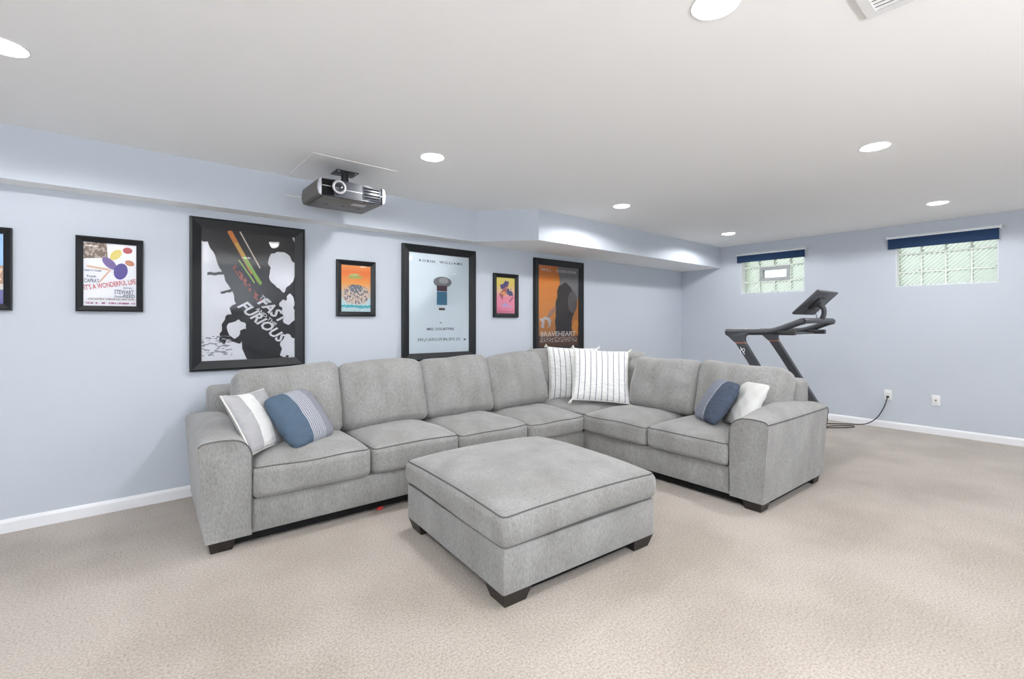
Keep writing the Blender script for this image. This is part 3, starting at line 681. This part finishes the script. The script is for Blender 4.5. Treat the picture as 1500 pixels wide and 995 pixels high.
# ================================================================ FRAMED POSTERS
def sheet_mat(name, base, layers, grad=None):
    """flat print: shapes laid over one another in sheet coordinates (0-1)"""
    m = principled(name, base, 0.6, spec=0.3); b = m.node_tree.nodes['Principled BSDF']
    uv = N(m, 'ShaderNodeUVMap'); prev = None
    if grad:
        s = N(m, 'ShaderNodeSeparateXYZ'); L(m, uv.outputs[0], s.inputs[0]); r = N(m, 'ShaderNodeValToRGB'); L(m, s.outputs[1], r.inputs[0])
        el = r.color_ramp.elements
        while len(el) < len(grad): el.new(0.5)
        for q, (p, c) in zip(el, grad): q.position = p; q.color = (*c, 1)
        prev = r.outputs[0]
    for ly in layers:
        kind, cx, cy, hw_, hh_, rot, col = ly[:7]; opt = ly[7] if len(ly) > 7 else {}
        src = uv.outputs[0]
        if 'warp' in opt:
            nz = N(m, 'ShaderNodeTexNoise'); nz.inputs['Scale'].default_value = opt.get('wscale', 5); L(m, src, nz.inputs['Vector'])
            sb = N(m, 'ShaderNodeVectorMath', operation='SUBTRACT'); L(m, nz.outputs['Color'], sb.inputs[0]); sb.inputs[1].default_value = (.5, .5, .5)
            scl = N(m, 'ShaderNodeVectorMath', operation='SCALE'); L(m, sb.outputs[0], scl.inputs[0]); scl.inputs['Scale'].default_value = opt['warp']
            ad = N(m, 'ShaderNodeVectorMath', operation='ADD'); L(m, src, ad.inputs[0]); L(m, scl.outputs[0], ad.inputs[1]); src = ad.outputs[0]
        mp = N(m, 'ShaderNodeMapping', vector_type='TEXTURE'); mp.inputs['Location'].default_value = (cx, cy, 0); mp.inputs['Rotation'].default_value = (0, 0, R(rot)); mp.inputs['Scale'].default_value = (hw_, hh_, 1)
        L(m, src, mp.inputs[0])
        if kind == 'ell':
            ln = N(m, 'ShaderNodeVectorMath', operation='LENGTH'); L(m, mp.outputs[0], ln.inputs[0]); val = ln.outputs['Value']
        else:
            ab = N(m, 'ShaderNodeVectorMath', operation='ABSOLUTE'); L(m, mp.outputs[0], ab.inputs[0]); s = N(m, 'ShaderNodeSeparateXYZ'); L(m, ab.outputs[0], s.inputs[0])
            mxm = N(m, 'ShaderNodeMath', operation='MAXIMUM'); L(m, s.outputs[0], mxm.inputs[0]); L(m, s.outputs[1], mxm.inputs[1]); val = mxm.outputs[0]
        lt = N(m, 'ShaderNodeMath', operation='LESS_THAN'); L(m, val, lt.inputs[0]); lt.inputs[1].default_value = 1.0; fac = lt.outputs[0]
        if 'speck' in opt:                 # broken up into small marks
            nz = N(m, 'ShaderNodeTexNoise'); nz.inputs['Scale'].default_value = opt['speck']; nz.inputs['Detail'].default_value = 1
            ms = N(m, 'ShaderNodeMapping'); ms.inputs['Scale'].default_value = opt.get('stretch', (1, 1, 1)); L(m, uv.outputs[0], ms.inputs[0]); L(m, ms.outputs[0], nz.inputs['Vector'])
            gtn = N(m, 'ShaderNodeMath', operation='GREATER_THAN'); L(m, nz.outputs['Fac'], gtn.inputs[0]); gtn.inputs[1].default_value = opt.get('thr', 0.5)
            mu = N(m, 'ShaderNodeMath', operation='MULTIPLY'); L(m, fac, mu.inputs[0]); L(m, gtn.outputs[0], mu.inputs[1]); fac = mu.outputs[0]
        mx = N(m, 'ShaderNodeMix', data_type='RGBA'); L(m, fac, mx.inputs[0])
        if prev is not None: L(m, prev, mx.inputs[6])
        else: mx.inputs[6].default_value = (*base, 1)
        mx.inputs[7].default_value = (*col, 1); prev = mx.outputs[2]
    if prev is not None: L(m, prev, b.inputs['Base Color'])
    return m
glass = bpy.data.materials.new('picture_glass'); glass.use_nodes = True; glass.node_tree.nodes.clear()
go = N(glass, 'ShaderNodeOutputMaterial'); tr = N(glass, 'ShaderNodeBsdfTransparent'); gl = N(glass, 'ShaderNodeBsdfGlossy'); gl.inputs['Roughness'].default_value = 0.02
fr = N(glass, 'ShaderNodeFresnel'); fr.inputs[0].default_value = 1.5; mxs = N(glass, 'ShaderNodeMixShader')
L(glass, fr.outputs[0], mxs.inputs[0]); L(glass, tr.outputs[0], mxs.inputs[1]); L(glass, gl.outputs[0], mxs.inputs[2]); L(glass, mxs.outputs[0], go.inputs[0])
INK = {}
def ink(col):
    if col not in INK: INK[col] = principled('printing_ink', col, 0.6, spec=0.3)
    return INK[col]
def lettering(parent, body, cx, cz, wd, ht, col, rot=0.0, y=-0.0095, shear=0.0, space=1.0, bold=0.014):
    cu = bpy.data.curves.new('lettering', 'FONT'); cu.body = body; cu.resolution_u = 2; cu.shear = shear; cu.space_character = space; cu.fill_mode = 'FRONT'; cu.offset = bold
    tmp = bpy.data.objects.new('lettering', cu); C.objects.link(tmp)
    dg = bpy.context.evaluated_depsgraph_get(); me = bpy.data.meshes.new_from_object(tmp.evaluated_get(dg)); bpy.data.objects.remove(tmp)
    xs = [v.co.x for v in me.vertices]; ys_ = [v.co.y for v in me.vertices]
    if not xs: return
    x0, x1, y0_, y1 = min(xs), max(xs), min(ys_), max(ys_); c, s = math.cos(R(rot)), math.sin(R(rot))
    for v in me.vertices:
        a = ((v.co.x - x0) / (x1 - x0) - .5) * wd; b_ = ((v.co.y - y0_) / (y1 - y0_) - .5) * ht
        v.co = (cx + a*c - b_*s, y, cz + a*s + b_*c)
    me.materials.clear(); link('lettering', me, ink(col), parent)
def poster(label, x0, x1, z0, z1, fw, mat, texts=(), depth=0.028, fwb=None):
    t = thing('framed_poster', label, 'poster', ((x0 + x1) / 2, 0, z0), 0, 'framed posters on the long wall')
    W, H = x1 - x0, z1 - z0; a = W / 2
    for (p, q, r_, s) in (((-a, 0), (a, 0), (a - fw, fw), (-a + fw, fw)), ((a, 0), (a, H), (a - fw, H - fw), (a - fw, fw)), ((a, H), (-a, H), (-a + fw, H - fw), (a - fw, H - fw)), ((-a, H), (-a, 0), (-a + fw, fw), (-a + fw, H - fw))):
        bm = bmesh.new()                      # mitred moulding, falling towards the picture
        V = lambda c, y: bm.verts.new((c[0], y, c[1]))
        mid = lambda c, d, k: (c[0] + (d[0]-c[0])*k, c[1] + (d[1]-c[1])*k)
        o0, o1 = [V(p, -.001), V(p, -depth), V(mid(p, s, .22), -depth - .003), V(mid(p, s, .80), -depth * .72), V(s, -depth * .60), V(s, -.001)], [V(q, -.001), V(q, -depth), V(mid(q, r_, .22), -depth - .003), V(mid(q, r_, .80), -depth * .72), V(r_, -depth * .60), V(r_, -.001)]
        for i in range(6): bm.faces.new((o0[i], o0[(i+1) % 6], o1[(i+1) % 6], o1[i]))
        bm.faces.new(o0[::-1]); bm.faces.new(o1)
        from_bm('frame_rail', bm, M['frame'], t)
    bm = bmesh.new(); uvl = bm.loops.layers.uv.new('UVMap')
    vs = [bm.verts.new((sx * (a - fw + .004), -0.008, fw - .004 if sz < 0 else H - fw + .004)) for sx, sz in ((-1, -1), (1, -1), (1, 1), (-1, 1))]
    f = bm.faces.new(vs)
    for lp, u in zip(f.loops, ((0, 0), (1, 0), (1, 1), (0, 1))): lp[uvl].uv = u
    me = bpy.data.meshes.new('poster_sheet'); bm.to_mesh(me); bm.free(); sh = link('poster_sheet', me, mat, t)
    sw, shh = W - 2*fw, H - 2*fw
    for (body, u, v, wu, hv, col, *rest) in texts:
        lettering(sh, body, (u - .5) * sw, fw + v * shh, wu * sw, hv * shh, col, *(rest or []))
    bm = bmesh.new(); vs = [bm.verts.new((sx * (a - fw + .003), -0.013, fw - .003 if sz < 0 else H - fw + .003)) for sx, sz in ((-1, -1), (1, -1), (1, 1), (-1, 1))]; bm.faces.new(vs)
    me = bpy.data.meshes.new('glass_pane'); bm.to_mesh(me); bm.free(); link('glass_pane', me, glass, t)
    return t
K = (0.012, 0.012, 0.016); PW = (0.82, 0.83, 0.87); RED = (0.50, 0.05, 0.05); DB = (0.06, 0.07, 0.12); BRN = (0.20, 0.12, 0.08)
# edge of a poster that runs out of the picture
poster('black framed poster in sky blue and orange tones at the far end of the row', -7.975, -7.631, 1.352, 1.852, 0.038,
       sheet_mat('print_sky', (0.30, 0.52, 0.80), [('rect', .5, .40, .5, .16, 0, (0.45, 0.25, 0.14), {'warp': .12, 'wscale': 9}), ('rect', .5, .42, .5, .09, 0, (0.72, 0.50, 0.32), {'speck': 16, 'thr': .5}), ('rect', .5, .10, .5, .12, 0, (0.12, 0.10, 0.34)), ('rect', .5, .25, .5, .04, 0, (0.65, 0.58, 0.55))]))
# small white poster with a red slanted title
poster('small black framed white poster with slanted red title and purple and yellow shapes', -7.350, -7.007, 1.352, 1.845, 0.037,
       sheet_mat('print_white_red', PW, [('rect', .22, .87, .22, .12, 4, (0.17, 0.12, 0.09)), ('rect', .22, .87, .22, .12, 4, (0.42, 0.34, 0.28), {'speck': 14, 'thr': .52}),
            ('ell', .60, .82, .12, .07, 30, (0.72, 0.62, 0.18)), ('ell', .48, .68, .15, .07, -30, (0.20, 0.13, 0.33)), ('ell', .69, .56, .14, .12, 40, (0.10, 0.07, 0.30)),
            ('ell', .82, .90, .09, .05, 0, (0.45, 0.07, 0.08)), ('ell', .86, .70, .09, .045, -10, (0.50, 0.22, 0.12)), ('rect', .27, .60, .20, .016, -6, (0.68, 0.46, 0.33)), ('rect', .40, .48, .14, .016, 45, (0.68, 0.46, 0.33)),
            ('rect', .5, .052, .46, .014, 0, (0.36, 0.14, 0.24), {'speck': 40, 'thr': .46, 'stretch': (1.2, .2, 1)})]),
       [("IT'S A WONDERFUL LIFE", .50, .345, 1.0, .085, RED, 11.5), ('LIBERTY FILMS', .17, .555, .32, .025, DB), ('Frank', .15, .465, .17, .04, DB), ("CAPRA'S", .15, .395, .27, .065, DB),
        ('James', .83, .295, .17, .038, DB), ('STEWART', .76, .228, .38, .07, DB), ('Donna', .66, .155, .16, .035, DB), ('REED', .86, .162, .22, .055, DB), ('LIONEL BARRYMORE  THOMAS MITCHELL  HENRY TRAVERS', .52, .108, .88, .030, BRN)])
# big black and white poster with a streak of colour
poster('large black framed poster in black and white with a streak of orange and green', -6.742, -5.945, 0.915, 2.058, 0.074,
       sheet_mat('print_black_white', PW, [('rect', .70, .62, .42, .55, 28, K, {'warp': .25, 'wscale': 3}), ('rect', .62, .22, .24, .34, 30, K, {'warp': .2, 'wscale': 4}), ('ell', .12, .96, .30, .09, -6, K, {'warp': .15, 'wscale': 4}),
            ('ell', .86, .72, .14, .16, 10, PW, {'warp': .22, 'wscale': 5}), ('ell', .93, .40, .08, .12, 0, PW, {'warp': .22, 'wscale': 6}), ('ell', .92, .10, .10, .10, 20, PW, {'warp': .2, 'wscale': 7}), ('ell', .30, .25, .13, .13, 0, K, {'warp': .3, 'wscale': 5}), ('ell', .34, .25, .09, .07, 0, PW, {'warp': .15, 'wscale': 6}),
            ('rect', .17, .66, .10, .012, 8, K, {'warp': .06, 'wscale': 9}), ('rect', .26, .53, .07, .010, 10, K, {'warp': .06, 'wscale': 9}),
            ('rect', .40, .84, .20, .022, -52, (0.62, 0.22, 0.05)), ('rect', .47, .76, .19, .016, -50, (0.70, 0.46, 0.10)), ('rect', .52, .70, .14, .015, -48, (0.28, 0.50, 0.08)), ('rect', .46, .69, .12, .006, -46, (0.45, 0.62, 0.15)), ('rect', .48, .88, .20, .006, -52, (0.75, 0.66, 0.58)), ('rect', .47, .585, .20, .022, -44, (0.42, 0.08, 0.06), {'speck': 26, 'thr': .52}),
            ('rect', .16, .115, .15, .075, 0, (0.32, 0.33, 0.37), {'speck': 30, 'thr': .55, 'stretch': (.5, 2.2, 1)})]),
       [('THE', .655, .475, .12, .032, PW, -44), ('FAST', .755, .385, .40, .085, PW, -44, -0.0095, .3, 1.0, .03), ('AND THE', .675, .337, .30, .026, PW, -44), ('FURIOUS', .635, .292, .66, .085, PW, -44, -0.0095, .3, 1.0, .03)], 0.034)
# small orange and teal poster
poster('small black framed poster, orange above and teal below, between the two largest posters', -5.676, -5.321, 1.333, 1.834, 0.042,
       sheet_mat('print_orange_teal', (0.72, 0.28, 0.07), [('rect', .5, .20, .5, .22, 0, (0.52, 0.66, 0.70), {'warp': .10, 'wscale': 7}), ('ell', .5, .36, .46, .20, 0, (0.62, 0.50, 0.40), {'warp': .2, 'wscale': 8}), ('ell', .5, .38, .44, .21, 0, (0.12, 0.13, 0.16), {'speck': 17, 'thr': .52}), ('ell', .5, .34, .42, .16, 0, (0.70, 0.58, 0.56), {'speck': 22, 'thr': .56}),
            ('ell', .5, .50, .22, .09, 0, (0.16, 0.20, 0.24), {'speck': 15, 'thr': .45}), ('rect', .5, .12, .5, .030, 0, (0.10, 0.42, 0.48), {'warp': .10, 'wscale': 10}), ('ell', .47, .74, .24, .035, 2, (0.30, 0.46, 0.16), {'speck': 20, 'thr': .42}), ('ell', .44, .79, .18, .025, 2, (0.45, 0.55, 0.25), {'speck': 22, 'thr': .42}),
            ('rect', .5, .03, .16, .006, 0, (0.2, 0.25, 0.3), {'speck': 40, 'thr': .5, 'stretch': (1, .2, 1)})],
            [(0.0, (0.55, 0.72, 0.76)), (0.45, (0.70, 0.52, 0.34)), (0.62, (0.78, 0.36, 0.10)), (0.85, (0.74, 0.20, 0.05)), (1.0, (0.76, 0.34, 0.10))]))
# big pale poster with a small grey and blue motif
poster('large black framed pale poster with a small grey and blue motif in its middle', -5.053, -4.193, 0.895, 2.045, 0.075,
       sheet_mat('print_pale', (0.78, 0.86, 0.91), [('ell', .54, .72, .15, .055, 0, (0.24, 0.25, 0.27)), ('ell', .56, .735, .08, .03, 0, (0.45, 0.46, 0.48)), ('rect', .53, .655, .085, .028, 0, (0.10, 0.05, 0.07)), ('rect', .53, .555, .085, .068, 0, (0.07, 0.22, 0.36)), ('rect', .53, .445, .05, .012, 0, (0.08, 0.07, 0.07)),
            ('rect', .5, .135, .36, .016, 0, (0.36, 0.40, 0.43), {'speck': 34, 'thr': .5, 'stretch': (1.6, .7, 1)}), ('ell', .92, .13, .02, .011, 0, (0.16, 0.18, 0.20))]),
       [('ROBIN  WILLIAMS', .52, .925, .72, .024, DB, 0.0, -0.0095, 0.0, 1.35), ('as', .51, .305, .035, .014, DB), ('MRS. DOUBTFIRE', .51, .240, .45, .026, DB)], 0.034)
# small yellow and pink poster
poster('small black framed poster fading from yellow to pink with dark blue shapes', -3.940, -3.581, 1.336, 1.832, 0.044,
       sheet_mat('print_yellow_pink', (0.8, 0.3, 0.4), [('ell', .45, .78, .24, .09, 12, (0.10, 0.08, 0.24), {'warp': .25, 'wscale': 7}), ('ell', .72, .58, .20, .10, -20, (0.09, 0.10, 0.22), {'warp': .25, 'wscale': 8}), ('ell', .42, .62, .20, .08, 30, (0.42, 0.14, 0.13), {'warp': .25, 'wscale': 8}), ('ell', .40, .57, .12, .05, 0, (0.75, 0.35, 0.16), {'warp': .2, 'wscale': 9}),
            ('rect', .26, .47, .12, .016, -40, (0.20, 0.06, 0.14)), ('rect', .80, .40, .12, .016, 35, (0.16, 0.05, 0.13)), ('ell', .44, .24, .16, .045, 10, (0.36, 0.48, 0.80), {'speck': 16, 'thr': .42}), ('rect', .58, .20, .24, .016, 0, (0.52, 0.45, 0.72), {'speck': 22, 'thr': .45}),
            ('rect', .52, .06, .42, .008, 0, (0.55, 0.16, 0.26), {'speck': 40, 'thr': .48, 'stretch': (1, .2, 1)})],
            [(0.0, (0.80, 0.30, 0.42)), (0.45, (0.80, 0.32, 0.42)), (0.62, (0.78, 0.55, 0.36)), (0.82, (0.74, 0.60, 0.16)), (1.0, (0.72, 0.66, 0.20))]))
# big orange poster beside the sofa corner
OR = (0.66, 0.26, 0.05)
poster('large black framed orange poster with a dark shape and white title behind the sofa corner', -3.333, -2.454, 0.90, 2.058, 0.078,
       sheet_mat('print_orange_dark', OR, [('rect', .85, .85, .30, .28, 20, (0.22, 0.21, 0.22), {'warp': .25, 'wscale': 3}), ('ell', .66, .52, .24, .30, 0, (0.05, 0.04, 0.04), {'warp': .22, 'wscale': 4}), ('rect', .62, .24, .20, .18, 0, (0.05, 0.04, 0.045), {'warp': .12, 'wscale': 5}), ('ell', .84, .56, .12, .14, 0, (0.14, 0.12, 0.12)), ('ell', .30, .42, .14, .03, 35, (0.35, 0.22, 0.18), {'warp': .1}),
            ('ell', .16, .30, .16, .07, 0, (0.55, 0.53, 0.55), {'speck': 13, 'thr': .5}), ('ell', .90, .25, .09, .07, 0, (0.80, 0.36, 0.06), {'warp': .2, 'wscale': 8}), ('rect', .5, .04, .5, .10, 0, (0.16, 0.08, 0.05), {'warp': .10, 'wscale': 3}),
            ('rect', .5, .085, .45, .030, 0, (0.62, 0.55, 0.50), {'speck': 34, 'thr': .54, 'stretch': (1, 2.0, 1)})], [(0.0, (0.45, 0.20, 0.08)), (0.35, (0.62, 0.27, 0.07)), (0.8, (0.66, 0.25, 0.05)), (1.0, (0.60, 0.20, 0.06))]),
       [('MEL  GIBSON', .50, .945, .84, .032, (0.72, 0.68, 0.64), 0.0, -0.0095, 0.0, 1.2), ('BRAVEHEART', .49, .155, .86, .062, (0.78, 0.76, 0.74))], 0.034)
